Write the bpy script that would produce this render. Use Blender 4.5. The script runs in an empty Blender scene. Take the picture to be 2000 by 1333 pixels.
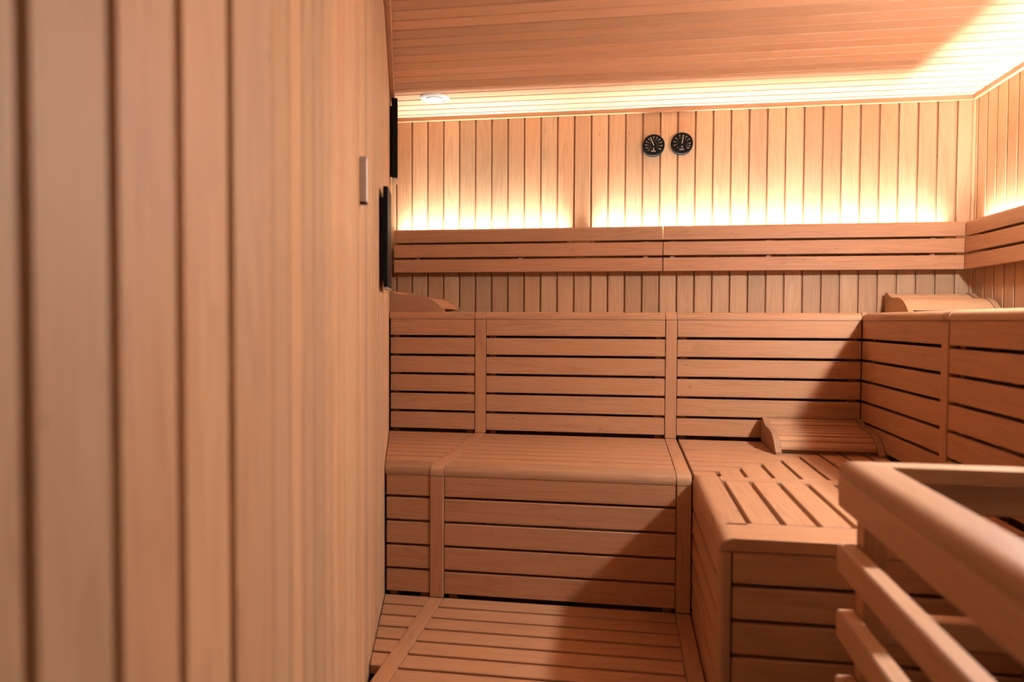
import bpy, bmesh, math, random
from mathutils import Matrix, Vector
random.seed(7)
SC = bpy.context.scene
COL = SC.collection
OZ = 1.26            # camera height above the real floor; z values below are relative to the camera eye
YB, XR, ZC = 3.42, 1.4935, 0.985
Y2, Y1 = 2.80, 2.1336            # faces of upper and middle bench
XU, XM = 0.858, 0.1985           # faces of the right hand upper bench, of the bench end
YE = 1.5317
Z2, Z1, Z0 = 0.033, -0.451, -0.858
ZF = -OZ
# ------------------------------------------------------------------ materials
def new_mat(name):
    m = bpy.data.materials.new(name); m.use_nodes = True
    nt = m.node_tree; b = nt.nodes['Principled BSDF']
    return m, nt, b
def mix_rgb(nt, fac, a, b, mode='MIX'):
    n = nt.nodes.new('ShaderNodeMix'); n.data_type = 'RGBA'; n.blend_type = mode
    if isinstance(fac, (int, float)): n.inputs[0].default_value = fac
    else: nt.links.new(fac, n.inputs[0])
    for s, i in ((a, 6), (b, 7)):
        if isinstance(s, tuple): n.inputs[i].default_value = s
        else: nt.links.new(s, n.inputs[i])
    return n.outputs[2]
def wood(name, base, dark, axis, rough=0.55, grain=1.0, redness=None, spots=0.35):
    """alder boards: grain runs along the world axis, every board gets its own tone from the 'tone' attribute"""
    m, nt, b = new_mat(name)
    L = nt.links; N = nt.nodes
    geo = N.new('ShaderNodeNewGeometry')
    att = N.new('ShaderNodeAttribute'); att.attribute_name = 'tone'; att.attribute_type = 'GEOMETRY'
    sep = N.new('ShaderNodeSeparateColor'); L.new(att.outputs['Color'], sep.inputs[0])
    off = N.new('ShaderNodeVectorMath'); off.operation = 'MULTIPLY_ADD'
    L.new(att.outputs['Color'], off.inputs[0]); off.inputs[1].default_value = (7.3, 5.1, 9.7)
    L.new(geo.outputs['Position'], off.inputs[2])
    def mapped(sl, st):
        mp = N.new('ShaderNodeMapping'); L.new(off.outputs[0], mp.inputs['Vector'])
        s = [st, st, st]; s['XYZ'.index(axis)] = sl
        mp.inputs['Scale'].default_value = s
        return mp.outputs[0]
    # fine fibres
    n1 = N.new('ShaderNodeTexNoise'); n1.inputs['Scale'].default_value = 1; n1.inputs['Detail'].default_value = 5
    n1.inputs['Roughness'].default_value = 0.62
    L.new(mapped(5, 190), n1.inputs['Vector'])
    # growth ring figure, distorted bands
    n2 = N.new('ShaderNodeTexNoise'); n2.inputs['Scale'].default_value = 1; n2.inputs['Detail'].default_value = 3
    n2.inputs['Distortion'].default_value = 0.8
    L.new(mapped(1.6, 17), n2.inputs['Vector'])
    mth = N.new('ShaderNodeMath'); mth.operation = 'MULTIPLY'; mth.inputs[1].default_value = 34
    L.new(n2.outputs['Fac'], mth.inputs[0])
    sn = N.new('ShaderNodeMath'); sn.operation = 'SINE'; L.new(mth.outputs[0], sn.inputs[0])
    mr = N.new('ShaderNodeMapRange'); L.new(sn.outputs[0], mr.inputs[0])
    mr.inputs[1].default_value = 0.55; mr.inputs[2].default_value = 1.0
    # blotches
    n3 = N.new('ShaderNodeTexNoise'); n3.inputs['Scale'].default_value = 1; n3.inputs['Detail'].default_value = 2
    L.new(mapped(3.0, 9), n3.inputs['Vector'])
    b3 = N.new('ShaderNodeMapRange'); L.new(n3.outputs['Fac'], b3.inputs[0]); b3.inputs[1].default_value = .35; b3.inputs[2].default_value = .68
    # small knots / flecks
    n4 = N.new('ShaderNodeTexNoise'); n4.inputs['Scale'].default_value = 1; n4.inputs['Detail'].default_value = 1
    L.new(mapped(26, 75), n4.inputs['Vector'])
    b4 = N.new('ShaderNodeMapRange'); L.new(n4.outputs['Fac'], b4.inputs[0]); b4.inputs[1].default_value = .745; b4.inputs[2].default_value = .81
    c0 = (*base, 1); c1 = (*dark, 1)
    f1 = N.new('ShaderNodeMapRange'); L.new(n1.outputs['Fac'], f1.inputs[0]); f1.inputs[1].default_value = .38; f1.inputs[2].default_value = .72
    f1.inputs[4].default_value = 0.62 * grain
    col = mix_rgb(nt, f1.outputs[0], c0, c1)
    g = N.new('ShaderNodeMath'); g.operation = 'MULTIPLY'; g.inputs[1].default_value = 0.42 * grain; L.new(mr.outputs[0], g.inputs[0])
    col = mix_rgb(nt, g.outputs[0], col, c1)
    h = N.new('ShaderNodeMath'); h.operation = 'MULTIPLY'; h.inputs[1].default_value = 0.5; L.new(b3.outputs[0], h.inputs[0])
    rd = tuple(x * y for x, y in zip(base, (0.97, 0.84, 0.76))) + (1,)
    col = mix_rgb(nt, h.outputs[0], col, rd)
    # per board tone: darker/lighter and redder
    t1 = N.new('ShaderNodeMapRange'); L.new(sep.outputs[0], t1.inputs[0]); t1.inputs[3].default_value = .78; t1.inputs[4].default_value = 1.1
    col = mix_rgb(nt, 1.0, col, t1.outputs[0], 'MULTIPLY')
    t2 = N.new('ShaderNodeMapRange'); L.new(sep.outputs[1], t2.inputs[0]); t2.inputs[3].default_value = 0; t2.inputs[4].default_value = .65
    rd2 = N.new('ShaderNodeMix'); rd2.data_type = 'RGBA'; rd2.blend_type = 'MULTIPLY'
    L.new(t2.outputs[0], rd2.inputs[0]); L.new(col, rd2.inputs[6]); rd2.inputs[7].default_value = (1.0, 0.87, 0.78, 1)
    col = rd2.outputs[2]
    k = N.new('ShaderNodeMath'); k.operation = 'MULTIPLY'; k.inputs[1].default_value = spots; L.new(b4.outputs[0], k.inputs[0])
    col = mix_rgb(nt, k.outputs[0], col, (dark[0] * .35, dark[1] * .25, dark[2] * .2, 1))
    L.new(col, b.inputs['Base Color'])
    b.inputs['Roughness'].default_value = rough
    b.inputs['Specular IOR Level'].default_value = 0.35
    bp = N.new('ShaderNodeBump'); bp.inputs['Strength'].default_value = 0.08; bp.inputs['Distance'].default_value = 0.002
    L.new(n1.outputs['Fac'], bp.inputs['Height']); L.new(bp.outputs[0], b.inputs['Normal'])
    return m
BASE = (0.42, 0.242, 0.140); DARK = (0.28, 0.14, 0.076)
WX = wood('alder_grain_across', BASE, DARK, 'X')
WY = wood('alder_grain_deep', BASE, DARK, 'Y')
WZ = wood('alder_grain_upright', BASE, DARK, 'Z')
LB = (0.54, 0.355, 0.215); LD = (0.37, 0.215, 0.125)
HPX = wood('pale_headrest_across', (.52, .34, .20), (.36, .20, .11), 'X', grain=.6)
HPY = wood('pale_headrest_deep', (.52, .34, .20), (.36, .20, .11), 'Y', grain=.6)
PZ = wood('wall_panelling_upright', LB, LD, 'Z', grain=.9)
PX = wood('ceiling_panelling', (.72, .46, .30), (.54, .31, .18), 'X', grain=.8)
GX = wood('guard_wood_across', (.46, .295, .19), (.31, .17, .095), 'X', grain=.6)
GY = wood('guard_wood_deep', (.46, .295, .19), (.31, .17, .095), 'Y', grain=.6)
def plain(name, col, rough=.5, metal=0., noise=0.08, emit=None, strength=0):
    m, nt, b = new_mat(name)
    n = nt.nodes.new('ShaderNodeTexNoise'); n.inputs['Scale'].default_value = 60
    c = mix_rgb(nt, n.outputs['Fac'], tuple(x * (1 - noise) for x in col) + (1,), tuple(min(1, x * (1 + noise)) for x in col) + (1,))
    nt.links.new(c, b.inputs['Base Color'])
    b.inputs['Roughness'].default_value = rough; b.inputs['Metallic'].default_value = metal
    if emit:
        b.inputs['Emission Color'].default_value = (*emit, 1); b.inputs['Emission Strength'].default_value = strength
    return m
BLACK = plain('black_lacquer', (0.003, 0.003, 0.0035), .5)
DIALB = plain('black_dial', (0.003, 0.003, 0.0035), .6)
for _m in (BLACK, DIALB): _m.node_tree.nodes['Principled BSDF'].inputs['Specular IOR Level'].default_value = .15
CREAM = plain('cream_print', (0.62, 0.52, 0.43), .5)
CREAMD = plain('grey_print', (0.2, 0.17, 0.15), .5)
SILVER = plain('brushed_aluminium', (0.62, 0.60, 0.58), .38, .9)
GREYM = plain('satin_silver_housing', (0.50, 0.43, 0.39), .45, .2)
WHITE = plain('white_enamel', (0.82, 0.81, 0.82), .4)
DARKG = plain('dark_backing', (0.02, 0.016, 0.014), .8)
TILE = plain('dark_stone_floor', (0.05, 0.045, 0.042), .6, noise=.3)
LEDM = plain('led_tape', (0.9, 0.85, 0.7), .5, emit=(1, .93, .8), strength=30)
LAMPM = plain('lamp_globe', (0.9, 0.88, 0.85), .5, emit=(1, .98, .93), strength=1200)
GLASS, _nt, _b = new_mat('door_glass')
_b.inputs['Transmission Weight'].default_value = 1; _b.inputs['Roughness'].default_value = 0.02; _b.inputs['IOR'].default_value = 1.45
_b.inputs['Base Color'].default_value = (.95, .97, .96, 1)
# ------------------------------------------------------------------ mesh helpers
class MB:
    def __init__(s):
        s.bm = bmesh.new(); s.tl = s.bm.loops.layers.float_color.new('tone')
    def _tone(s, faces, tone=None):
        t = tone or (random.random(), random.random(), random.random(), 1)
        for f in faces:
            for l in f.loops: l[s.tl] = t
    def prism(s, pts, lo, hi, axis='Z', bev=0.0015, tone=None):
        """closed polygon pts in the two other axes, extruded along axis lo..hi, edges softened"""
        bm = s.bm
        mk = {'Z': lambda p, h: (p[0], p[1], h), 'Y': lambda p, h: (p[0], h, p[1]), 'X': lambda p, h: (h, p[0], p[1])}[axis]
        a = [bm.verts.new(mk(p, lo)) for p in pts]; b = [bm.verts.new(mk(p, hi)) for p in pts]
        n = len(pts); fs = [bm.faces.new(a[::-1]), bm.faces.new(b)]
        for i in range(n): fs.append(bm.faces.new((a[i], a[(i + 1) % n], b[(i + 1) % n], b[i])))
        if bev > 0:
            ed = list({e for f in fs for e in f.edges})
            r = bmesh.ops.bevel(bm, geom=ed, offset=bev, offset_type='OFFSET', segments=1, affect='EDGES', profile=.5)
            vs = set(a + b); fs = [f for f in fs if f.is_valid] + [f for f in r['faces'] if f.is_valid]
        s._tone(set(fs), tone)
        return fs
    def box(s, x0, x1, y0, y1, z0, z1, bev=0.0015, tone=None):
        return s.prism([(x0, y0), (x1, y0), (x1, y1), (x0, y1)], z0, z1, 'Z', bev, tone)
    def obj(s, name, mat, parent=None, M=None):
        me = bpy.data.meshes.new(name)
        bmesh.ops.recalc_face_normals(s.bm, faces=s.bm.faces)
        s.bm.to_mesh(me); s.bm.free()
        me.transform(Matrix.Translation((0, 0, OZ)))
        if M is not None: me.transform(M)
        o = bpy.data.objects.new(name, me); COL.objects.link(o)
        me.materials.append(mat)
        if parent is not None:
            w = parent.get('_w'); me.transform(Matrix.Translation(-Vector(parent['_w']))); o.parent = parent
        return o
def smooth(o, ang=35):
    me = o.data
    for p in me.polygons: p.use_smooth = True
    try: me.set_sharp_from_angle(angle=math.radians(ang))
    except Exception: pass
    return o
def thing(name, label, cat, loc, group=None):
    o = bpy.data.objects.new(name, None); COL.objects.link(o)
    w = (loc[0], loc[1], loc[2] + OZ); o.location = w; o['_w'] = w
    o['label'] = label; o['category'] = cat; o.empty_display_size = .1
    if group: o['group'] = group
    return o
def struct(o): o['kind'] = 'structure'; return o
def arc(cx, cy, r, a0, a1, n=7):
    return [(cx + r * math.cos(math.radians(a0 + (a1 - a0) * i / n)), cy + r * math.sin(math.radians(a0 + (a1 - a0) * i / n))) for i in range(n + 1)]
# ------------------------------------------------------------------ the room shell
BT = 0.012
def wall_boards(mb, A, B, cuts, z0, z1, gap=0.0085, inward=1):
    """upright boards between A and B (xy), grooves centred at distances cuts along the line"""
    A = Vector(A); B = Vector(B); d = (B - A); Ln = d.length; d.normalize()
    n = Vector((-d.y, d.x)) * inward       # into the room
    c = [0 - gap / 2] + sorted(x for x in cuts if 0.012 < x < Ln - 0.012) + [Ln + gap / 2]
    for a, b in zip(c[:-1], c[1:]):
        p = A + d * (a + gap / 2); q = A + d * (b - gap / 2)
        e = .0022
        # shiplap board: face plus a lower tongue on one side
        pts = [p - n * BT, q - n * BT, q - n * e, q - d * e, p + d * e, p - n * e]
        pts = [(v.x, v.y) for v in pts]
        mb.prism(pts, z0, z1, 'Z', 0)
    p = A - n * BT * .95; q = B - n * BT * .95; p2 = A - n * .06; q2 = B - n * .06
    mb.prism([(p.x, p.y), (q.x, q.y), (q2.x, q2.y), (p2.x, p2.y)], z0, z1, 'Z', 0, (.35, .8, .2, 1))
def srange(a, b, st):
    r = []; x = a
    while (x < b) if st > 0 else (x > b): r.append(x); x += st
    return r
XL3 = -1.1415
mb = MB()
x0b = XL3
wall_boards(mb, (XR, YB), (XL3 - .02, YB), [XR - x for x in srange(0.153 - .0794 * 17, 1.45, .0794)], ZF, ZC)
struct(mb.obj('wall_back', PZ))
mb = MB(); YN = -1.3
wall_boards(mb, (XR, YN), (XR, YB), [y - YN for y in [3.39] + srange(3.3085, YN, -.0803)], ZF, ZC)
struct(mb.obj('wall_right', PZ))
PA, PB, PC, PD = (-.38, YN), (-.38, .735), (-.7356, Y1), (XL3, YB)
mb = MB()
wall_boards(mb, PB, PA, [.735 - y for y in srange(.651, YN, -.0812)], ZF, ZC)
struct(mb.obj('wall_left', PZ))
mb = MB()
l1 = (Vector(PC) - Vector(PB)).length
wall_boards(mb, PC, PB, [l1 - x for x in srange(.085, l1, .0805)], ZF, ZC)
l2 = (Vector(PD) - Vector(PC)).length
wall_boards(mb, PD, PC, [l2 - x for x in srange(.03, l2, .0805)], ZF, ZC)
struct(mb.obj('wall_left_angled', PZ))
# ceiling: boards running across
mb = MB()
ys = srange(3.366, YN, -.0755); ys = [YB + .004] + ys + [YN]
for a, b in zip(ys[:-1], ys[1:]):
    hi, lo = a - .0055, b + .0055
    e = .0005
    mb.prism([(lo, ZC + .018), (lo, ZC + e), (lo + e, ZC), (hi - e, ZC), (hi, ZC + e), (hi, ZC + .018)], -1.25, XR + .02, 'X', 0)
mb.box(-1.3, XR + .08, YN, YB + .08, ZC + .0175, ZC + .06, 0, (.35, .8, .2, 1))
struct(mb.obj('ceiling', PX))
mb = MB(); mb.box(-1.3, XR + .08, YN - .1, YB + .08, ZF - .06, ZF, 0); struct(mb.obj('floor', TILE))
# cornice trims
mb = MB(); mb.prism([(YB, ZC), (YB - .018, ZC), (YB - .018, ZC - .019), (YB, ZC - .019)], XL3, XR, 'X', 0)
struct(mb.obj('trim_1', WX))
mb = MB(); mb.prism([(XR, ZC), (XR - .018, ZC), (XR - .018, ZC - .019), (XR, ZC - .019)], YN, YB - .018, 'Y', 0)
struct(mb.obj('trim_2', WY))
def wall_trim(A, B, w, h):
    A = Vector(A); B = Vector(B); d = (B - A).normalized(); n = Vector((d.y, -d.x))
    mb = MB(); q = [A, B, B + n * w, A + n * w]
    mb.prism([(v.x, v.y) for v in q], ZC - h, ZC, 'Z', .003); return mb
struct(wall_trim(PC, PD, .020, .03).obj('trim_3', WY)); struct(wall_trim(PB, PC, .020, .03).obj('trim_4', WY))
struct(wall_trim(PA, PB, .020, .03).obj('trim_5', WY))
mb = MB(); mb.box(XR - .012, XR - .0005, YB - .0125, YB - .0005, Z2, ZC - .019, .001); struct(mb.obj('trim_6', PZ))
# entrance side behind the camera: panelled wall with a glass door
mb = MB()
wall_boards(mb, (-.38, YN), (.05, YN), srange(.08, .43, .08), ZF, ZC)
wall_boards(mb, (.95, YN), (XR, YN), srange(.08, .54, .08), ZF, ZC)
wall_boards(mb, (.05, YN), (.95, YN), srange(.08, .9, .08), .80, ZC)
struct(mb.obj('wall_front', PZ))
dr = bpy.data.objects.new('door_1', None); COL.objects.link(dr); dr['kind'] = 'structure'; dr['_w'] = (.5, YN, 0.0); dr.location = dr['_w']
mb = MB(); mb.box(.05, .95, YN - .05, YN - .005, .76, .80); mb.box(.05, .09, YN - .05, YN - .005, ZF, .76); mb.box(.91, .95, YN - .05, YN - .005, ZF, .76); mb.obj('door_frame', WZ, dr)
mb = MB(); mb.box(.092, .908, YN - .032, YN - .024, ZF + .01, .757, 0); mb.obj('door_pane', GLASS, dr)
mb = MB(); mb.box(.13, .15, YN - .02, YN + .03, -.5, -.1, .004); mb.obj('door_handle', WZ, dr)

# ------------------------------------------------------------------ benches
def wl(y):   # x of the left wall surface
    if y >= Y1: return PC[0] + (PD[0] - PC[0]) * (y - Y1) / (YB - Y1)
    return PB[0] + (PC[0] - PB[0]) * (y - PB[1]) / (Y1 - PB[1])
D = [(-.5893, -.5465), (.1538, .1958)]        # the two cover strips
TH = .022; NT = .028
def nose_profile(yf, yb, zt, r=.024, th=NT):   # (y,z) rounded front board
    return [(yb, zt - th), (yf, zt - th)] + arc(yf + r, zt - r, r, 180, 90, 6) + [(yb, zt)]
def deck_x(mb, x0, x1, cuts, z, y_end, left_wall=False, gap=.0055, th=TH):
    """slats running along X between the y cuts (descending); first cut is nearest the wall"""
    for a, b in zip(cuts[:-1], cuts[1:]):
        hi, lo = a - gap, b + gap
        if left_wall: mb.prism([(wl(lo) + .003, lo), (x1, lo), (x1, hi), (wl(hi) + .003, hi)], z - th, z, 'Z', .0009)
        else: mb.box(x0, x1, lo, hi, z - th, z, .0009)
def panel_x(mb, x0, x1, yf, rows, th=TH):
    for t, b in rows: mb.box(x0, x1, yf, yf + th, b, t, .0018)
UROWS = [(.0045, -.0611)] + [(-.0611 - .0754 * k - .0096, -.0611 - .0754 * (k + 1)) for k in range(5)]
LROWS = [(-.4795, -.5440)] + [(-.5440 - .0754 * k - .0078, -.5440 - .0754 * (k + 1)) for k in range(4)]
BG = 'sauna bench units round the room'
def back_bench(tier, x0, x1, label, lw=False, y_deck=None):
    """unit along the back wall: deck, rounded nose, slatted front panel, battens behind it"""
    if tier == 3: yf, zt, rows, yb = Y2, Z2, UROWS, YB - .003
    else: yf, zt, rows, yb = Y1, Z1, LROWS, Y2 - .003
    t = thing('sauna_bench', label, 'bench', ((x0 + x1) / 2, yf + .3, ZF), BG)
    nd = .075
    mb = MB()
    if lw:
        xl = wl(yf) + .004
        mb.prism(nose_profile(yf, yf + nd - .004, zt), xl, x1, 'X', .0)
        for v in mb.bm.verts:
            if v.co.x < x1 - .01: v.co.x = wl(v.co.y) + .003     # end cut to the slant of the wall
    else: mb.prism(nose_profile(yf, yf + nd - .004, zt), x0, x1, 'X', .0)
    smooth(mb.obj('nose_board', WX, t))
    mb = MB()
    if tier == 3: cuts = srange(YB - .004, yf + nd - .01, -.0755)
    else: cuts = [Y2 - .001, 2.728, 2.6555, 2.583, 2.510, 2.4375, 2.365, 2.2895, 2.213]
    if cuts[-1] > yf + nd: cuts.append(yf + nd)
    if tier == 3: cuts[-1] = yf + nd
    deck_x(mb, x0, x1, cuts, zt, yb, lw)
    mb.obj('slatted_seat', WX, t)
    mb = MB()
    panel_x(mb, (wl(yf) + .006) if lw else x0, x1, yf + .001, rows)
    mb.obj('front_panel', WX, t)
    bot = ZF
    xs = ((wl(yf) if lw else x0), x1)
    for bx in ((xs[0] + .010, xs[0] + .036), (xs[1] - .036, xs[1] - .010)):
        mb = MB(); mb.box(bx[0], bx[1], yf + .024, yf + .05, bot, zt - .03, .001); mb.obj('batten', WZ, t)
    return t
G = .0015
back_bench(3, -.93, D[0][0] - G, 'short upper back bench between angled left wall and first cover strip, S-shaped headrest on it', True)
back_bench(3, D[0][1] + G, D[1][0] - G, 'long middle upper back bench between the two cover strips, six slats in front')
back_bench(3, D[1][1] + G, XU, 'upper back bench section right of the second cover strip, ending in the inside corner')
back_bench(2, -.75, D[0][0] - G, 'short lower back bench between angled left wall and first cover strip', True)
back_bench(2, D[0][1] + G, D[1][0] - G, 'long middle lower back bench between the two cover strips, five slats in front')

# right hand upper bench, two sections running towards the camera
def right_bench(y0, y1, label, first=False):
    t = thing('sauna_bench', label, 'bench', (XU + .3, (y0 + y1) / 2, ZF), BG)
    mb = MB(); r = .024
    pr = [(XU + .071, Z2 - NT), (XU, Z2 - NT)] + arc(XU + r, Z2 - r, r, 180, 90, 6) + [(XU + .071, Z2)]
    fs = mb.prism(pr, y0, y1, 'Y', 0); smooth(mb.obj('nose_board', WY, t))
    mb = MB(); xs = srange(XU + .075, XR - .005, .0755) + [XR - .004]
    for a, b in zip(xs[:-1], xs[1:]): mb.box(a + .001 if a > XU + .08 else a, b - .001, y0, y1, Z2 - TH, Z2, .0008)
    mb.obj('slatted_seat', WY, t)
    mb = MB()
    for zt, zb in UROWS: mb.box(XU + .001, XU + .023, y0, y1, zb, zt, .0018)
    mb.obj('front_panel', WY, t)
    for a in ((y0 + .010, y0 + .036), (y1 - .036 - (.03 if first else 0), y1 - .01 - (.03 if first else 0))):
        mb = MB(); mb.box(XU + .024, XU + .05, a[0], a[1], ZF, Z2 - .03, .001); mb.obj('batten', WZ, t)
    return t
right_bench(2.127 + G, Y2 - .002, 'far section of the upper right bench, between the inside corner and its cover strip', True)
nb = right_bench(1.45, 2.084 - G, 'near section of the upper right bench, nearer than its cover strip, white glare on top')
mb = MB()
for k in range(16):
    zt = .0045 - .0754 * k if k == 0 else -.0611 - .0754 * (k - 1) - .0096
    mb.box(XU + .024, XR - .004, 1.4275, 1.4495, -.0611 - .0754 * k, zt, .0016)
mb.obj('end_panel', WX, nb)
# corner filler deck of the upper tier (behind the inside corner)
t = thing('corner_deck', 'upper bench corner seat carrying the headrest in the back right corner', 'bench', (1.18, 3.1, ZF), BG)
mb = MB()
cuts = srange(YB - .004, Y2 + .02, -.0755) + [Y2 + .001]
deck_x(mb, XU + .0015, XR - .004, cuts, Z2, 0); mb.obj('slatted_seat', WX, t)
mb = MB(); mb.box(XR - .06, XR - .02, YB - .06, YB - .02, ZF, Z2 - TH, .001); mb.obj('leg', WZ, t)

# middle tier corner unit with mitred slats
t = thing('corner_bench', 'lower corner bench with mitred slats under the S-shaped headrest', 'bench', (.55, 2.5, ZF), BG)
ycuts = [Y2 - .002, 2.728, 2.6555, 2.583, 2.510, 2.4375, 2.365, 2.2895, 2.213]
c0 = 1.929      # mitre line  y = x + c0
mb = MB()
XS = XM + .006
for a, b in zip(ycuts[:-1], ycuts[1:]):
    hi, lo = a - .0055, b + .0055
    xa, xb = min(hi - c0, XU - .001), min(lo - c0, XU - .001)
    mb.prism([(XS, lo), (xb, lo), (xa, hi), (XS, hi)], Z1 - TH, Z1, 'Z', .0009)
# short board at the very front left of the corner
mb.prism([(XS, 2.15), (.2695, 2.15), (.2695, 2.206), (XS, 2.206)], Z1 - TH, Z1, 'Z', .0012)
mb.obj('seat_slats_across', WX, t)
mb = MB()
xc = [.2765, .3515, .4275, .503, .5785, .654, .7295, .805, .858]
for a, b in zip(xc[:-1], xc[1:]):
    x0, x1 = a + .0055, b - .0055 if b < .85 else b - .001
    lo = 2.147 + .0015
    mb.prism([(x0, lo), (x1, lo), (x1, min(x1 + c0 - .003, Y2 - .002)), (x0, min(x0 + c0 - .003, Y2 - .002))], Z1 - TH, Z1, 'Z', .0012)
mb.obj('seat_slats_deep', WY, t)
for y in (2.155, Y2 - .05):
    mb = MB(); mb.box(XM + .03, XU - .002, y, y + .03, Z1 - .06, Z1 - .0235, .001); mb.obj('support_rail', WX, t)
for x in (.24, .80):
    mb = MB(); mb.box(x, x + .03, 2.19, 2.22, ZF, Z1 - .0235, .001); mb.obj('leg', WZ, t)
mb = MB(); mb.prism([(.30, 2.22), (.33, 2.22), (.79, 2.68), (.79, 2.71), (.77, 2.71), (.30, 2.24)], Z1 - .06, Z1 - .0235, 'Z', 0); mb.obj('mitre_bearer', WX, t)
# end unit of the middle tier
t = thing('sauna_bench', 'lower bench end unit with wide open seat slots and shaded front, behind the heater guard', 'bench', (.55, 1.85, ZF), BG)
r = .026
mb = MB()
mb.prism([(XM + .0735, Z1 - NT), (XM, Z1 - NT)] + arc(XM + r, Z1 - r, r, 180, 90, 6) + [(XM + .0735 - .001, Z1)], 1.640, 2.147, 'Y', 0)
smooth(mb.obj('side_nose_board', WY, t))
mb = MB()
for a, b in zip(xc[:-1], xc[1:]):
    mb.box(a + .0055, b - .0055, 1.6565, 2.088, Z1 - TH, Z1, .002)
mb.obj('slatted_seat', WY, t)
mb = MB(); mb.box(XM + .0735, XU - .001, 2.093, 2.1465, Z1 - TH, Z1, .0015); mb.obj('cross_board', WX, t)
# end nose board with rounded edge and rounded left corner
mb = MB()
mb.prism([(XU + .02, Z1 - NT), (XM, Z1 - NT)] + arc(XM + r, Z1 - r, r, 180, 90, 6) + [(XU + .02, Z1)], YE, 1.653, 'Y', .0028)
smooth(mb.obj('end_nose_board', WX, t), 30)
EROWS = [(-.4805, -.5455), (-.5545, -.6205), (-.6295, -.6945), (-.7030, -.7690), (-.7780, -.8430), (-.852, -.917), (-.926, -.99), (-1.0, -1.064), (-1.074, -1.138), (-1.148, -1.2)]
mb = MB()
for zt, zb in EROWS: mb.box(.2255, 1.40, YE + .002, YE + .024, zb, zt, .0018)
mb.obj('end_panel', WX, t)
mb = MB()
for zt, zb in EROWS: mb.box(XM + .001, XM + .022, YE + .046, Y1 + .012, zb + .003, zt - .001, .0016)
mb.obj('side_panel', WY, t)
mb = MB(); mb.prism([(XM + .0235, YE + .001), (XM + .0235, YE + .044), (XM, YE + .044)] + arc(XM + .012, YE + .013, .012, 180, 270, 5), ZF, Z1 - NT - .0015, 'Z', 0)
smooth(mb.obj('corner_post', WZ, t), 40)
mb = MB(); mb.box(.24, 1.38, YE + .026, YE + .05, Z1 - .09, Z1 - .03, .001); mb.obj('support_rail', WX, t)
for y in (1.70, 1.9, 2.06):
    mb = MB(); mb.box(XM + .03, XU - .002, y, y + .03, Z1 - .06, Z1 - .0235, .001); mb.obj('support_rail', WX, t)
for x in (.235, .8, 1.34):
    mb = MB(); mb.box(x, x + .03, YE + .026, YE + .055, ZF, Z1 - .09, .001); mb.obj('batten', WZ, t)
mb = MB(); mb.box(XM + .03, XM + .05, YE + .06, YE + .5, ZF, Z1 - .1, .0); mb.obj('gap_shade_sheet', DARKG, t)  # dark sheet standing in for the shade behind the side slats

# lowest tier: slatted foot platforms
pc = [Y1 + .006] + srange(2.0625, 1.30, -.0765)
YP = pc[-1] - .075
def platform(x0, x1, label, lw=False):
    t = thing('foot_platform', label, 'platform', ((x0 + x1) / 2, 1.9, ZF), 'slatted foot platforms')
    mb = MB(); g = .0055
    for a, b in zip(pc[:-1], pc[1:]):
        hi, lo = a - g, b + g
        L0, H0 = (wl(lo) + .003, wl(hi) + .003) if lw else (max(x0, wl(lo) + .003), max(x0, wl(hi) + .003))
        if L0 > x1 - .02: continue
        mb.prism([(L0, lo), (x1, lo), (x1, hi), (H0, hi)], Z0 - TH, Z0, 'Z', .0009)
    mb.obj('slatted_deck', WX, t)
    if not lw:
        xl = wl(YP) + .004
        mb = MB(); mb.prism(nose_profile(YP, pc[-1] - .003, Z0), xl + .02, x1, 'X', 0); smooth(mb.obj('nose_board', WX, t))
        mb = MB()
        for k in range(5): mb.box(xl, x1, YP + .002, YP + .022, Z0 - NT - .004 - .0735 * k - .066, Z0 - NT - .004 - .0735 * k, .0016)
        mb.obj('front_panel', WX, t)
    for y in ((1.8, 2.06) if lw else (1.4, 1.75, 2.08)):
        mb = MB(); mb.box(wl(y) + .006 if lw else x0 + .02, x1 - .001, y, y + .03, Z0 - .065, Z0 - TH - .0015, .001); mb.obj('bearer', WX, t)
    for x in ((x1 - .04,) if lw else (x0 + .03, x1 - .06)):
        for y in ((2.065,) if lw else (1.405, 2.085)):
            mb = MB(); mb.box(x, x + .025, y, y + .02, ZF, Z0 - .0665, .001); mb.obj('leg', WZ, t)
    return t
platform(-.7, D[0][0] - G, 'small tapering foot platform between angled left wall and slanting cover strip', True)
platform(D[0][1] + G, D[1][0] - G, 'wide slatted foot platform in front of the middle lower bench')

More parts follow.
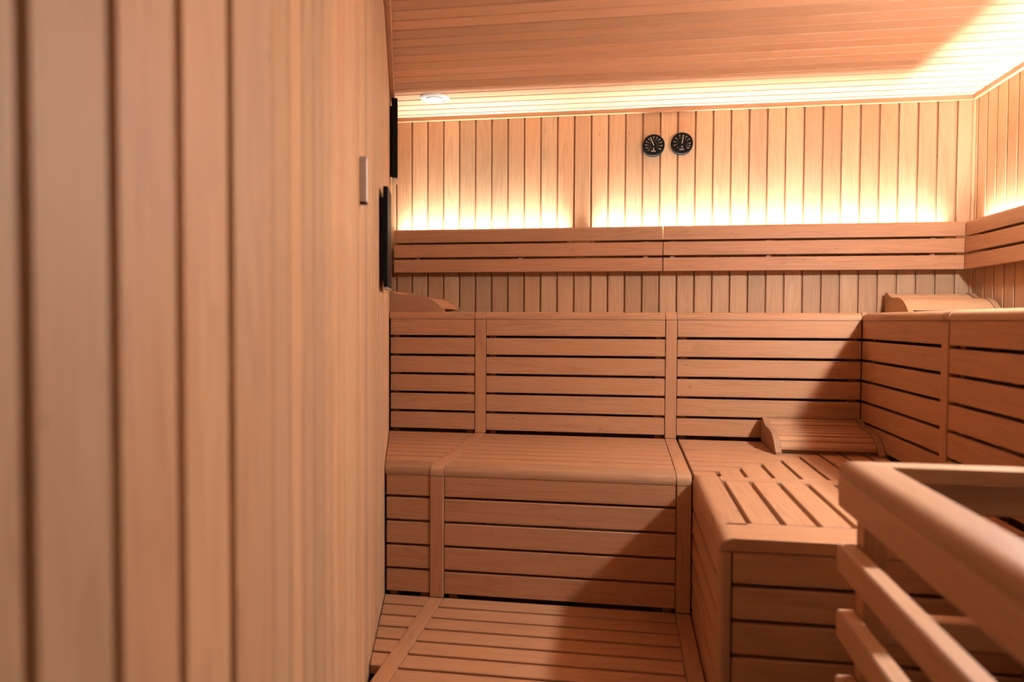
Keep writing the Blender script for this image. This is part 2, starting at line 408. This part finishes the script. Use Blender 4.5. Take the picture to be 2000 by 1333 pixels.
# cover strips
CG = 'cover strips dividing the bench sections'
for i, (xa, xb) in enumerate(D):
    which = ('left', 'right')[i]
    for tier in (3, 2, 1):
        if tier == 3: yf, yb, zt, zb = Y2 - .002, YB - .004, Z2 + .001, Z1 + .001
        elif tier == 2: yf, yb, zt, zb = Y1 - .002, Y2 - .0035, Z1 + .001, Z0 + .001
        else: yf, yb, zt, zb = YP - .002, Y1 - .0035, Z0 + .001, ZF
        if tier == 1 and i == 0 and wl(YP) > xa: yfm = 1.52
        else: yfm = None
        lab = {3: '%s cover strip of the two on the upper back bench, over its top and face',
               2: '%s cover strip of the two crossing the lower back bench seat and its front',
               1: '%s flat cover strip of the two running forward across the foot platform'}[tier] % which
        t = thing('cover_strip', lab, 'cover strip', ((xa + xb) / 2, (yf + yb) / 2, zb), CG)
        if tier == 1 and i == 0:
            mb = MB(); ys_ = Y1 - .0035; ye_ = 1.36   # runs until the wall meets it
            mb.prism([(xa, 1.57), (xa, ys_), (xb, ys_), (xb, 1.40)], Z0 - .02, Z0 + .001, 'Z', .0015); mb.obj('tread_strip', WY, t)
            mb = MB(); mb.box(xb - .03, xb - .004, 1.5, 2.1, Z0 - .07, Z0 - .0215, .001); mb.obj('bearer', WY, t)
            continue
        rr = .024
        mb = MB()
        mb.prism([(yf + .07, zt - NT - .001), (yf, zt - NT - .001)] + arc(yf + rr, zt - rr, rr, 180, 90, 6) + [(yf + .07, zt)], xa, xb, 'X', 0)
        smooth(mb.obj('rounded_cap', WX if tier != 1 else WX, t))
        mb = MB(); mb.box(xa, xb, yf + .0705, yb, zt - .02, zt, .0015); mb.obj('tread_strip', WY, t)
        mb = MB(); mb.box(xa, xb, yf + .0005, yf + .024, zb, zt - NT - .0025, .0015); mb.obj('upright_strip', WZ, t)
        if tier > 1:
            mb = MB(); mb.box(xa + .006, xb - .006, yf + .0245, yf + .05, ZF, zt - NT - .003, .001); mb.obj('batten', WZ, t)
t = thing('cover_strip', 'upright cover strip on the right hand upper bench face', 'cover strip', (XU, 2.105, Z1), CG)
mb = MB(); mb.prism([(XU + .07, Z2 - NT), (XU - .002, Z2 - NT)] + arc(XU - .002 + .024, Z2 + .001 - .024, .024, 180, 90, 6) + [(XU + .07, Z2 + .001)], 2.084, 2.127, 'Y', 0)
smooth(mb.obj('rounded_cap', WY, t))
mb = MB(); mb.box(XU - .0015, XU + .022, 2.084, 2.127, Z1 + .001, Z2 - NT - .0015, .0015); mb.obj('upright_strip', WZ, t)
mb = MB(); mb.box(XU + .0705, XR - .005, 2.084, 2.127, Z2 - .02, Z2 + .001, .0015); mb.obj('tread_strip', WX, t)

# ------------------------------------------------------------------ backrests
YK = 3.335; XK = 1.428
BR = [(.432, .3692), (.3590, .2985), (.2880, .2270)]
RG = 'backrests fixed along the walls'
def backrest(x0, x1, label, brs, clip_left=False):
    t = thing('backrest', label, 'backrest', ((x0 + x1) / 2, YK, BR[2][1]), RG)
    for k, (zt, zb) in enumerate(BR):
        mb = MB()
        if k == 0:
            r = .014
            mb.prism([(YK + .026, zb), (YK, zb)] + arc(YK + r, zt - r, r, 180, 90, 5) + [(YK + .026, zt)], x0, x1, 'X', 0)
            smooth(mb.obj('backrest_slat', WX, t))
        else: mb.box(x0, x1, YK, YK + .022, zb, zt, .0018); mb.obj('backrest_slat', WX, t)
    for x in brs:
        mb = MB(); mb.box(x, x + .02, YK + .0225, YB, .235, .365, .001); mb.obj('bracket', WZ, t)
    return t
XSEAM = .1667
backrest(wl(YK) + .012, XSEAM - .0015, 'left backrest of three wide slats under the lit back wall', (-1.0, -.50, .08))
backrest(XSEAM + .0015, XK, 'right backrest of three wide slats along the back wall, below the dials', (.20, .62, 1.30))
t = thing('backrest', 'backrest on the right hand wall, running from the corner towards the camera', 'backrest', (XK, 2.4, BR[2][1]), RG)
for k, (zt, zb) in enumerate(BR):
    mb = MB()
    if k == 0:
        r = .014
        mb.prism([(XK + .026, zb), (XK + .0015, zb)] + arc(XK + .0015 + r, zt - r, r, 180, 90, 5) + [(XK + .026, zt)], .25, YK + .004, 'Y', 0)
        smooth(mb.obj('backrest_slat', WY, t))
    else: mb.box(XK + .0015, XK + .0225, .25, YK + .004, zb, zt, .0018); mb.obj('backrest_slat', WY, t)
for y in (.4, 1.3, 2.2, 3.2):
    mb = MB(); mb.box(XK + .0235, XR - .0005, y, y + .02, .235, .365, .001); mb.obj('bracket', WZ, t)

# ------------------------------------------------------------------ headrests
def hr_top(s):   # s: distance from the high back end
    P = [(0, .093), (.015, .0945), (.035, .0885), (.058, .0775), (.08, .0715), (.105, .0700), (.135, .0705), (.165, .0675), (.195, .0600), (.222, .0465), (.245, .0290), (.262, .010)]
    for (a, za), (b, zb) in zip(P[:-1], P[1:]):
        if a <= s <= b:
            return za + (zb - za) * (s - a) / (b - a)
    return P[-1][1]
HL = .268; HW = .349
def headrest(label, loc, rz, woodp, woods):
    """local frame: x across (0..HW), y from the low front (0) to the high back (HL)"""
    t = thing('headrest', label, 'headrest', loc, 'S-shaped slatted headrests')
    M = Matrix.Rotation(rz, 4, 'Z')
    def put(mb, name, mat):
        me = bpy.data.meshes.new(name); bmesh.ops.recalc_face_normals(mb.bm, faces=mb.bm.faces)
        mb.bm.to_mesh(me); mb.bm.free(); me.transform(M); me.materials.append(mat)
        o = bpy.data.objects.new(name, me); COL.objects.link(o); o.parent = t; return smooth(o, 32)
    prof = []
    for i in range(33):
        s = HL * i / 32 if i < 32 else HL
        prof.append((HL - s, hr_top(min(s, .262))))
    prof = [(p if p[0] > .006 else (max(p[0], 0), min(p[1], .010))) for p in prof]
    pts = [(HL, 0)] + prof + [(0, 0)]
    for x in (0, HW - .02):
        mb = MB(); mb.prism(pts, x, x + .02, 'X', .0); put(mb, 'side_panel', woodp)
    mb = MB(); s = .006; wd = .0195
    while s + wd < .262:
        e = s + wd
        za, zb = hr_top(s) - .004, hr_top(e) - .004
        a, b = HL - e, HL - s
        mb.prism([(a, zb - .012), (b, za - .012), (b, za), (a, zb)], .0205, HW - .0205, 'X', .0018)
        s += .0275
    put(mb, 'slats', woods)
    return t
headrest('S-shaped slatted headrest lying on the lower corner bench', (.507, 2.524, Z1 + .001), 0, WY, WX)
headrest('S-shaped slatted headrest on the upper bench in the back right corner', (1.131, 3.118, Z2 + .001), 0, HPY, HPX)
# left one: its low front points right, its high back at the angled wall
headrest('S-shaped slatted headrest seen from the side on the upper bench by the left wall', (-.735, 2.868, Z2 + .0008), math.radians(90), WX, WY)

# ------------------------------------------------------------------ LED strips behind the backrests
WARM = (.98, 1.0, .92)
def led(x0, x1, y0, y1, z, label, along, W, tilt):
    t = thing('led_strip', label, 'light', ((x0 + x1) / 2, (y0 + y1) / 2, z), 'LED strips behind the backrests')
    mb = MB()
    if along == 'X': mb.box(x0, x1, YK + .0265, YB - .0005, z - .006, z, 0)
    else: mb.box(XK + .0265, XR - .0005, y0, y1, z - .006, z, 0)
    mb.obj('light_block_ledge', WX if along == 'X' else WY, t)  # unseen ledge, added to keep the strip's light out of the slat gap
    mb = MB()
    if along == 'X': mb.box(x0 + .002, x1 - .002, y0 + .003, y1 - .003, z, z + .002, 0)
    else: mb.box(x0 + .003, x1 - .003, y0 + .002, y1 - .002, z, z + .002, 0)
    mb.obj('light_tape', LEDM, t)
    ld = bpy.data.lights.new('led_light', 'AREA'); ld.shape = 'RECTANGLE'
    ln = (x1 - x0) if along == 'X' else (y1 - y0)
    ld.size = ln if along == 'X' else .005; ld.size_y = .005 if along == 'X' else ln
    ld.energy = W * ln; ld.spread = math.radians(80); ld.color = WARM
    o = bpy.data.objects.new('led_light', ld); COL.objects.link(o)
    o.location = ((x0 + x1) / 2, (y0 + y1) / 2, z + .004 + OZ)
    # shines upwards
    o.rotation_euler = (math.radians(180) + (tilt if along == 'X' else 0), tilt if along == 'Y' else 0, 0)
    return t
LEDW = 7.2
TL = math.radians(2)
led(-1.10, -.275, 3.384, 3.398, .3775, 'left glowing light strip hidden behind the left backrest, short of the dark board', 'X', LEDW, -TL)
led(-.145, 1.375, 3.384, 3.398, .3775, 'long glowing light strip hidden behind the back wall backrests, right of the dark board', 'X', LEDW, -TL)
led(1.4785, 1.4925, .3, 3.30, .3775, 'glowing light strip hidden behind the right hand backrest', 'Y', LEDW * 1.6, -TL)

# ------------------------------------------------------------------ dials
def disc(mb, cx, cz, r0, r1, y0, y1, n=48, tone=(.5, .5, .5, 1)):
    """lathe section around the Y axis: radius r0 at y0 -> r1 at y1"""
    bm = mb.bm
    A = [bm.verts.new((cx + r0 * math.cos(2 * math.pi * i / n), y0, cz + r0 * math.sin(2 * math.pi * i / n))) for i in range(n)]
    B = [bm.verts.new((cx + r1 * math.cos(2 * math.pi * i / n), y1, cz + r1 * math.sin(2 * math.pi * i / n))) for i in range(n)]
    fs = [bm.faces.new((A[i], A[(i + 1) % n], B[(i + 1) % n], B[i])) for i in range(n)] + [bm.faces.new(A), bm.faces.new(B[::-1])]
    mb._tone(fs, tone)
def text_mesh(mb, txt, cx, cz, size, y, rot=0):
    cu = bpy.data.curves.new('t', 'FONT'); cu.body = txt; cu.size = size; cu.align_x = 'CENTER'; cu.align_y = 'CENTER'; cu.extrude = .0003; cu.resolution_u = 2; cu.offset = size * .03
    ob = bpy.data.objects.new('t', cu); me = bpy.data.meshes.new_from_object(ob)
    me.transform(Matrix.Translation((cx, y, cz)) @ Matrix.Rotation(-rot, 4, 'Y') @ Matrix.Rotation(math.pi / 2, 4, 'X'))
    n0 = len(mb.bm.faces); mb.bm.from_mesh(me)
    bpy.data.objects.remove(ob); bpy.data.curves.remove(cu); bpy.data.meshes.remove(me)
def bar(mb, cx, cz, ang, r0, r1, w, y, t=.0006):
    dx, dz = math.sin(ang), math.cos(ang); px, pz = dz * w / 2, -dx * w / 2
    mb.prism([(cx + dx * r0 + px, cz + dz * r0 + pz), (cx + dx * r1 + px, cz + dz * r1 + pz), (cx + dx * r1 - px, cz + dz * r1 - pz), (cx + dx * r0 - px, cz + dz * r0 - pz)], y - t, y, 'Y', 0)
def dial(cx, cz, label, ticks, labels, needle, icon):
    t = thing('thermometer' if icon == 't' else 'hygrometer', label, 'gauge', (cx, YB, cz), 'pair of round black dials')
    yf = 3.394; R = .0500
    mb = MB(); disc(mb, cx, cz, R, R, YB + .004, yf + .003); disc(mb, cx, cz, R, R - .003, yf + .003, yf, tone=(.5, .5, .5, 1))
    smooth(mb.obj('casing', BLACK, t))
    mb = MB(); disc(mb, cx, cz, R - .0045, R - .0045, yf, yf - .0006); mb.obj('dial_face', DIALB, t)
    y = yf - .0006
    mb = MB()
    for a in ticks: bar(mb, cx, cz, math.radians(a), .0245, .0295, .0010, y)
    mb.obj('tick_marks', CREAM, t)
    mb = MB()
    for a, s in zip(ticks, labels):
        if s: text_mesh(mb, s, cx + .0355 * math.sin(math.radians(a)), cz + .0355 * math.cos(math.radians(a)), .0056, y - .0003)
    mb.obj('numerals', CREAM, t)
    if icon == 't':
        mb = MB()
        for k, a in enumerate(ticks[::1]): bar(mb, cx, cz, math.radians(a), .0150, .0175, .0016, y)
        mb.obj('inner_scale', CREAMD, t)
    mb = MB()
    if icon == 't':
        bar(mb, cx, cz - .0205, 0, -.0, .0085, .0022, y); disc(mb, cx, cz - .0215, .0024, .0024, y, y - .0006, 16)
    else:
        mb.prism([(cx - .0036, cz - .0205), (cx - .0042, cz - .0165), (cx, cz - .0095), (cx + .0042, cz - .0165), (cx + .0036, cz - .0205)], y - .0006, y, 'Y', 0)
    mb.obj('symbol', CREAM if icon == 't' else CREAMD, t)
    mb = MB(); text_mesh(mb, 'SAWO', cx - .001, cz - .0285, .0068, y - .0003); mb.obj('brand_lettering', CREAM, t)
    mb = MB(); bar(mb, cx + .0005, cz - .0005, math.radians(needle), -.001, .0325, .0026, y - .0012, .0009); mb.obj('needle', CREAM, t)
    mb = MB(); disc(mb, cx, cz, .0022, .0018, y, y - .0014, 16); mb.obj('pivot', BLACK, t)
# centres placed on the back wall
dial(.1225, .8113, 'left of the two round black dials, thermometer with its needle tilted left', [-135, -112, -88, -64, -40, -22, 0, 24, 48, 72, 98, 125][:12], ['0', '10', '20', '30', '40', '50', '60', '70', '80', '90', '100', '120'], -24, 't')
dial(.2500, .8153, 'right of the two round black dials, hygrometer with its needle nearly upright', [-135, -104, -78, -50, -18, 10, 34, 62, 92, 112, 130], ['', '10', '20', '30', '40', '50', '60', '70', '80', '90', '100'], 9, 'h')

# ------------------------------------------------------------------ black wall panels, sensor box, ceiling vent
def along_wall(ya, yb_, off0, off1):
    A = Vector((wl(ya), ya)); B = Vector((wl(yb_), yb_)); d = (B - A).normalized(); n = Vector((d.y, -d.x))
    return [tuple(A + n * off0), tuple(B + n * off0), tuple(B + n * off1), tuple(A + n * off1)]
def wall_panel(ya, yb_, z0, z1, o0, o1, label):
    t = thing('wall_panel', label, 'panel', (wl(ya), (ya + yb_) / 2, z0), 'slim black panels on the angled wall')
    mb = MB(); mb.prism(along_wall(ya, yb_, o0, o1), z0 + .006, z1, 'Z', .002); mb.obj('panel_body', BLACK, t)
    mb = MB(); mb.prism(along_wall(ya + .015, yb_ - .015, .0, o0 - .0002), z0 + .03, z1 - .03, 'Z', .001); mb.obj('wall_bracket', DARKG, t)
    mb = MB(); mb.prism(along_wall(ya + .001, yb_ - .001, o0 + .0005, o1 - .0005), z0, z0 + .0055, 'Z', .001); mb.obj('bottom_trim', SILVER, t)
wall_panel(1.955, 2.085, .0875, .378, .0115, .0255, 'nearer of two slim black panels, lower, just above backrest height on angled wall')
wall_panel(2.93, 3.06, .596, .935, .0085, .0330, 'farther of two slim black panels, higher, near the ceiling on angled wall')
t = thing('sensor_box', 'small silver upright box fixed to the angled left wall', 'sensor', (wl(1.51), 1.51, .2545))
mb = MB(); mb.prism(along_wall(1.505, 1.530, .0, .0165), .258, .356, 'Z', .001); mb.obj('housing', GREYM, t)
mb = MB(); mb.prism(along_wall(1.506, 1.529, .001, .0160), .2545, .2578, 'Z', 0); mb.obj('base_cap', BLACK, t)
t = thing('ceiling_vent', 'round white ceiling vent near the back left corner', 'vent', (-.841, 3.115, ZC))
def zlathe(mb, cx, cy, prof, n=48):
    bm = mb.bm; rings = [[bm.verts.new((cx + r * math.cos(2 * math.pi * i / n), cy + r * math.sin(2 * math.pi * i / n), z)) for i in range(n)] for r, z in prof]
    fs = []
    for a, b in zip(rings[:-1], rings[1:]):
        for i in range(n): fs.append(bm.faces.new((a[i], a[(i + 1) % n], b[(i + 1) % n], b[i])))
    fs.append(bm.faces.new(rings[-1])); fs.append(bm.faces.new(rings[0][::-1])); mb._tone(fs)
mb = MB(); zlathe(mb, -.841, 3.115, [(.066, ZC), (.066, ZC - .004), (.060, ZC - .009), (.048, ZC - .010), (.044, ZC - .004), (.03, ZC - .003)])
smooth(mb.obj('flange', WHITE, t))
mb = MB(); zlathe(mb, -.841, 3.115, [(.02, ZC - .003), (.036, ZC - .008), (.037, ZC - .0105), (.030, ZC - .012), (.012, ZC - .0125)])
smooth(mb.obj('valve_disc', WHITE, t))

# ------------------------------------------------------------------ heater guard
GX0, GX1, GY0, GY1 = .392, 1.36, .22, 1.40
t = thing('heater_guard', 'wooden guard rail frame in the right foreground with rounded top rail and side slats', 'guard', (GX0, 1.4, ZF))
gt = -.2534; cw = .068; rr = .024
def gring(mb):     # rounded top frame, mitred, as one outline swept round
    bm = mb.bm
    sec = [(0, gt - .0262)] + [(rr - rr * math.cos(math.radians(a)), gt - rr + rr * math.sin(math.radians(a))) for a in range(0, 91, 10)] + [(cw, gt), (cw, gt - .0262)]
    rings = []
    for s, z in sec:
        rings.append([bm.verts.new(p) for p in ((GX0 - .0 + s, GY0 + s, z), (GX1 - s, GY0 + s, z), (GX1 - s, GY1 - s, z), (GX0 + s, GY1 - s, z))])
    return rings, bm
def frame_part(k, name, mat):
    mb = MB(); rings, bm = gring(mb); a, b = k, (k + 1) % 4; n = len(rings); fs = []
    for i in range(n):
        j = (i + 1) % n
        fs.append(bm.faces.new((rings[i][a], rings[i][b], rings[j][b], rings[j][a])))
    fs.append(bm.faces.new([r[a] for r in rings])); fs.append(bm.faces.new([r[b] for r in rings][::-1]))
    mb._tone(fs)
    bmesh.ops.delete(bm, geom=[v for v in bm.verts if not v.link_faces], context='VERTS')
    return smooth(mb.obj(name, mat, t), 30)
for k, mt in ((0, GX), (1, GY), (2, GX), (3, GY)): frame_part(k, 'top_rail', mt)
GR = [(-.2805, -.3415), (-.4096, -.4624), (-.5328, -.5852), (-.6557, -.708), (-.779, -.831), (-.902, -.954), (-1.025, -1.077), (-1.148, -1.2)]
th = .033
for i, (zt, zb) in enumerate(GR):
    o = 0 if i else .0
    mb = MB(); mb.box(GX0 + .0, GX0 + th, GY0, GY1 - .001, zb, zt, .0035); mb.obj('side_slat', GY, t)
    mb = MB(); mb.box(GX1 - th, GX1, GY0, GY1 - .001, zb, zt, .0035); mb.obj('side_slat', GY, t)
    mb = MB(); mb.box(GX0 + th + .001, GX1 - th - .001, GY0 + .001, GY0 + th, zb, zt, .0035); mb.obj('side_slat', GX, t)
    if i in (0, 2, 4, 6):
        mb = MB(); mb.box(GX0 + th + (.001 if i == 0 else .043), GX1 - th - .001, GY1 - th, GY1 - .001, zb, zt, .0035); mb.obj('side_slat', GX, t)
for x, y in ((GX0 + th + .0005, GY1 - .042), (GX1 - th - .0405, GY1 - .078), (GX0 + th + .0005, GY0 + th + .001), (GX1 - th - .0405, GY0 + th + .001)):
    yy = y
    mb = MB(); mb.box(x, x + .04, yy if yy < 1 else yy - .0, yy + .04, ZF, gt - (.0265 if yy < 1 or x > 1 else .09), .001)
    mb.obj('corner_post', WZ, t)

# unseen heater added to keep light off the bench end inside the guard
t = thing('added_heater', 'added dark steel heater that darkens the inside of the wooden guard, stones on top', 'heater', (.93, .80, ZF))
STEEL = plain('dark_steel', (.02, .019, .019), .5, .6); STONE = plain('heater_stone', (.06, .055, .05), .8, noise=.4)
hx0, hx1, hy0, hy1 = .62, 1.24, .36, 1.22
mb = MB(); mb.box(hx0 + .01, hx1 - .01, hy0 + .01, hy1 - .01, ZF + .08, -.52, .004); mb.obj('body', STEEL, t)
mb = MB()
for q in [((hx0, hy0), (hx1, hy0 + .008)), ((hx0, hy1 - .008), (hx1, hy1)), ((hx0, hy0 + .009), (hx0 + .008, hy1 - .009)), ((hx1 - .008, hy0 + .009), (hx1, hy1 - .009))]:
    mb.box(q[0][0], q[1][0], q[0][1], q[1][1], -.56, -.47, .001)
mb.obj('rim', STEEL, t)
for x in (hx0 + .05, hx1 - .09):
    for y in (hy0 + .05, hy1 - .09):
        mb = MB(); mb.box(x, x + .04, y, y + .04, ZF, ZF + .079, .002); mb.obj('foot', STEEL, t)
mb = MB(); rs = random.Random(3)
for k in range(190):
    cx, cy, r = rs.uniform(hx0 + .06, hx1 - .06), rs.uniform(hy0 + .06, hy1 - .06), rs.uniform(.028, .045)
    g = bmesh.ops.create_icosphere(mb.bm, subdivisions=2, radius=r, matrix=Matrix.Translation((cx, cy, -.50 + rs.uniform(-.01, .02))) @ Matrix.Rotation(rs.uniform(0, 3), 4, 'X') @ Matrix.Diagonal((1, rs.uniform(.7, 1), rs.uniform(.6, .8), 1)))
    for v in g['verts']: v.co += Vector((rs.uniform(-1, 1), rs.uniform(-1, 1), rs.uniform(-1, 1))) * .003
o = mb.obj('stones', STONE, t); o['kind'] = 'stuff'

# ------------------------------------------------------------------ light, camera
def area(name, loc, rot, sx, sy, W, col):
    ld = bpy.data.lights.new(name, 'AREA'); ld.shape = 'RECTANGLE'; ld.size = sx; ld.size_y = sy; ld.energy = W; ld.color = col
    o = bpy.data.objects.new(name, ld); COL.objects.link(o); o.location = (loc[0], loc[1], loc[2] + OZ); o.rotation_euler = rot
    return o
KX, KY, KZ = 1.20, 1.70, .57
t = thing('wall_lamp', 'small globe lamp under an added black dome on an arm above the upper right bench', 'lamp', (XR, KY, KZ))
def xlathe(mb, cy, cz, prof, n=32):
    rings = [[mb.bm.verts.new((x, cy + r * math.cos(2 * math.pi * i / n), cz + r * math.sin(2 * math.pi * i / n))) for i in range(n)] for r, x in prof]
    fs = []
    for a, b in zip(rings[:-1], rings[1:]):
        for i in range(n): fs.append(mb.bm.faces.new((a[i], a[(i + 1) % n], b[(i + 1) % n], b[i])))
    fs += [mb.bm.faces.new(rings[-1]), mb.bm.faces.new(rings[0][::-1])]; mb._tone(fs)
mb = MB(); xlathe(mb, KY, KZ, [(.05, XR - .001), (.05, XR - .018), (.012, XR - .022), (.008, XR - .03), (.008, KX + .062), (.03, KX + .060), (.03, KX + .052)]); smooth(mb.obj('arm', BLACK, t))
mb = MB(); xlathe(mb, KY, KZ, [(max(.004, .05 * math.sin(math.radians(a))), KX + .05 * math.cos(math.radians(a))) for a in range(0, 181, 12)]); smooth(mb.obj('globe', LAMPM, t))
mb = MB(); bm = mb.bm; rings = []
for rr_, zz in [(.054, .010), (.0565, .010)] + [(.0565 * math.cos(math.radians(a)), .0565 * math.sin(math.radians(a))) for a in (15, 30, 45, 60, 75, 86)]:
    rings.append([bm.verts.new((KX + rr_ * math.cos(2 * math.pi * i / 40), KY + rr_ * math.sin(2 * math.pi * i / 40), KZ + zz)) for i in range(40)])
for a in (86, 75, 60, 45, 30, 15):
    rings.append([bm.verts.new((KX + .054 * math.cos(math.radians(a)) * math.cos(2 * math.pi * i / 40), KY + .054 * math.cos(math.radians(a)) * math.sin(2 * math.pi * i / 40), KZ + .054 * math.sin(math.radians(a)))) for i in range(40)])
for a, b in zip(rings, rings[1:] + rings[:1]):
    mb._tone([bm.faces.new((a[i], a[(i + 1) % 40], b[(i + 1) % 40], b[i])) for i in range(40)])
smooth(mb.obj('added_dome_shade', BLACK, t))  # unseen dome, added to keep direct lamp light off the ceiling
# faint fill lamp added beyond the unseen glass door
area('door_fill_light', (.5, YN - .5, -.1), (math.radians(90), 0, math.radians(0)), .9, 1.9, .6, (1, .93, .86))
w = bpy.data.worlds.new('World'); SC.world = w; w.use_nodes = True
w.node_tree.nodes['Background'].inputs[0].default_value = (1, .9, .8, 1); w.node_tree.nodes['Background'].inputs[1].default_value = .05

cam = bpy.data.cameras.new('Camera'); co = bpy.data.objects.new('Camera', cam); COL.objects.link(co)
cam.sensor_width = 36; cam.lens = 1402.4 / 2000 * 36; cam.clip_start = .02
yaw, pit, rol = .1561, -.0288, .0046
co.matrix_world = Matrix.Translation((0, 0, OZ)) @ Matrix.Rotation(yaw, 4, 'Z') @ Matrix.Rotation(math.pi / 2 + pit, 4, 'X') @ Matrix.Rotation(rol, 4, 'Z')
cam.dof.use_dof = True; cam.dof.focus_distance = 3.0; cam.dof.aperture_fstop = 2.4
SC.camera = co
SC.view_settings.view_transform = 'Standard'; SC.view_settings.look = 'None'; SC.view_settings.gamma = 1
SC.view_settings.exposure = 0.08
for o in bpy.data.objects:
    if '_w' in o: del o['_w']
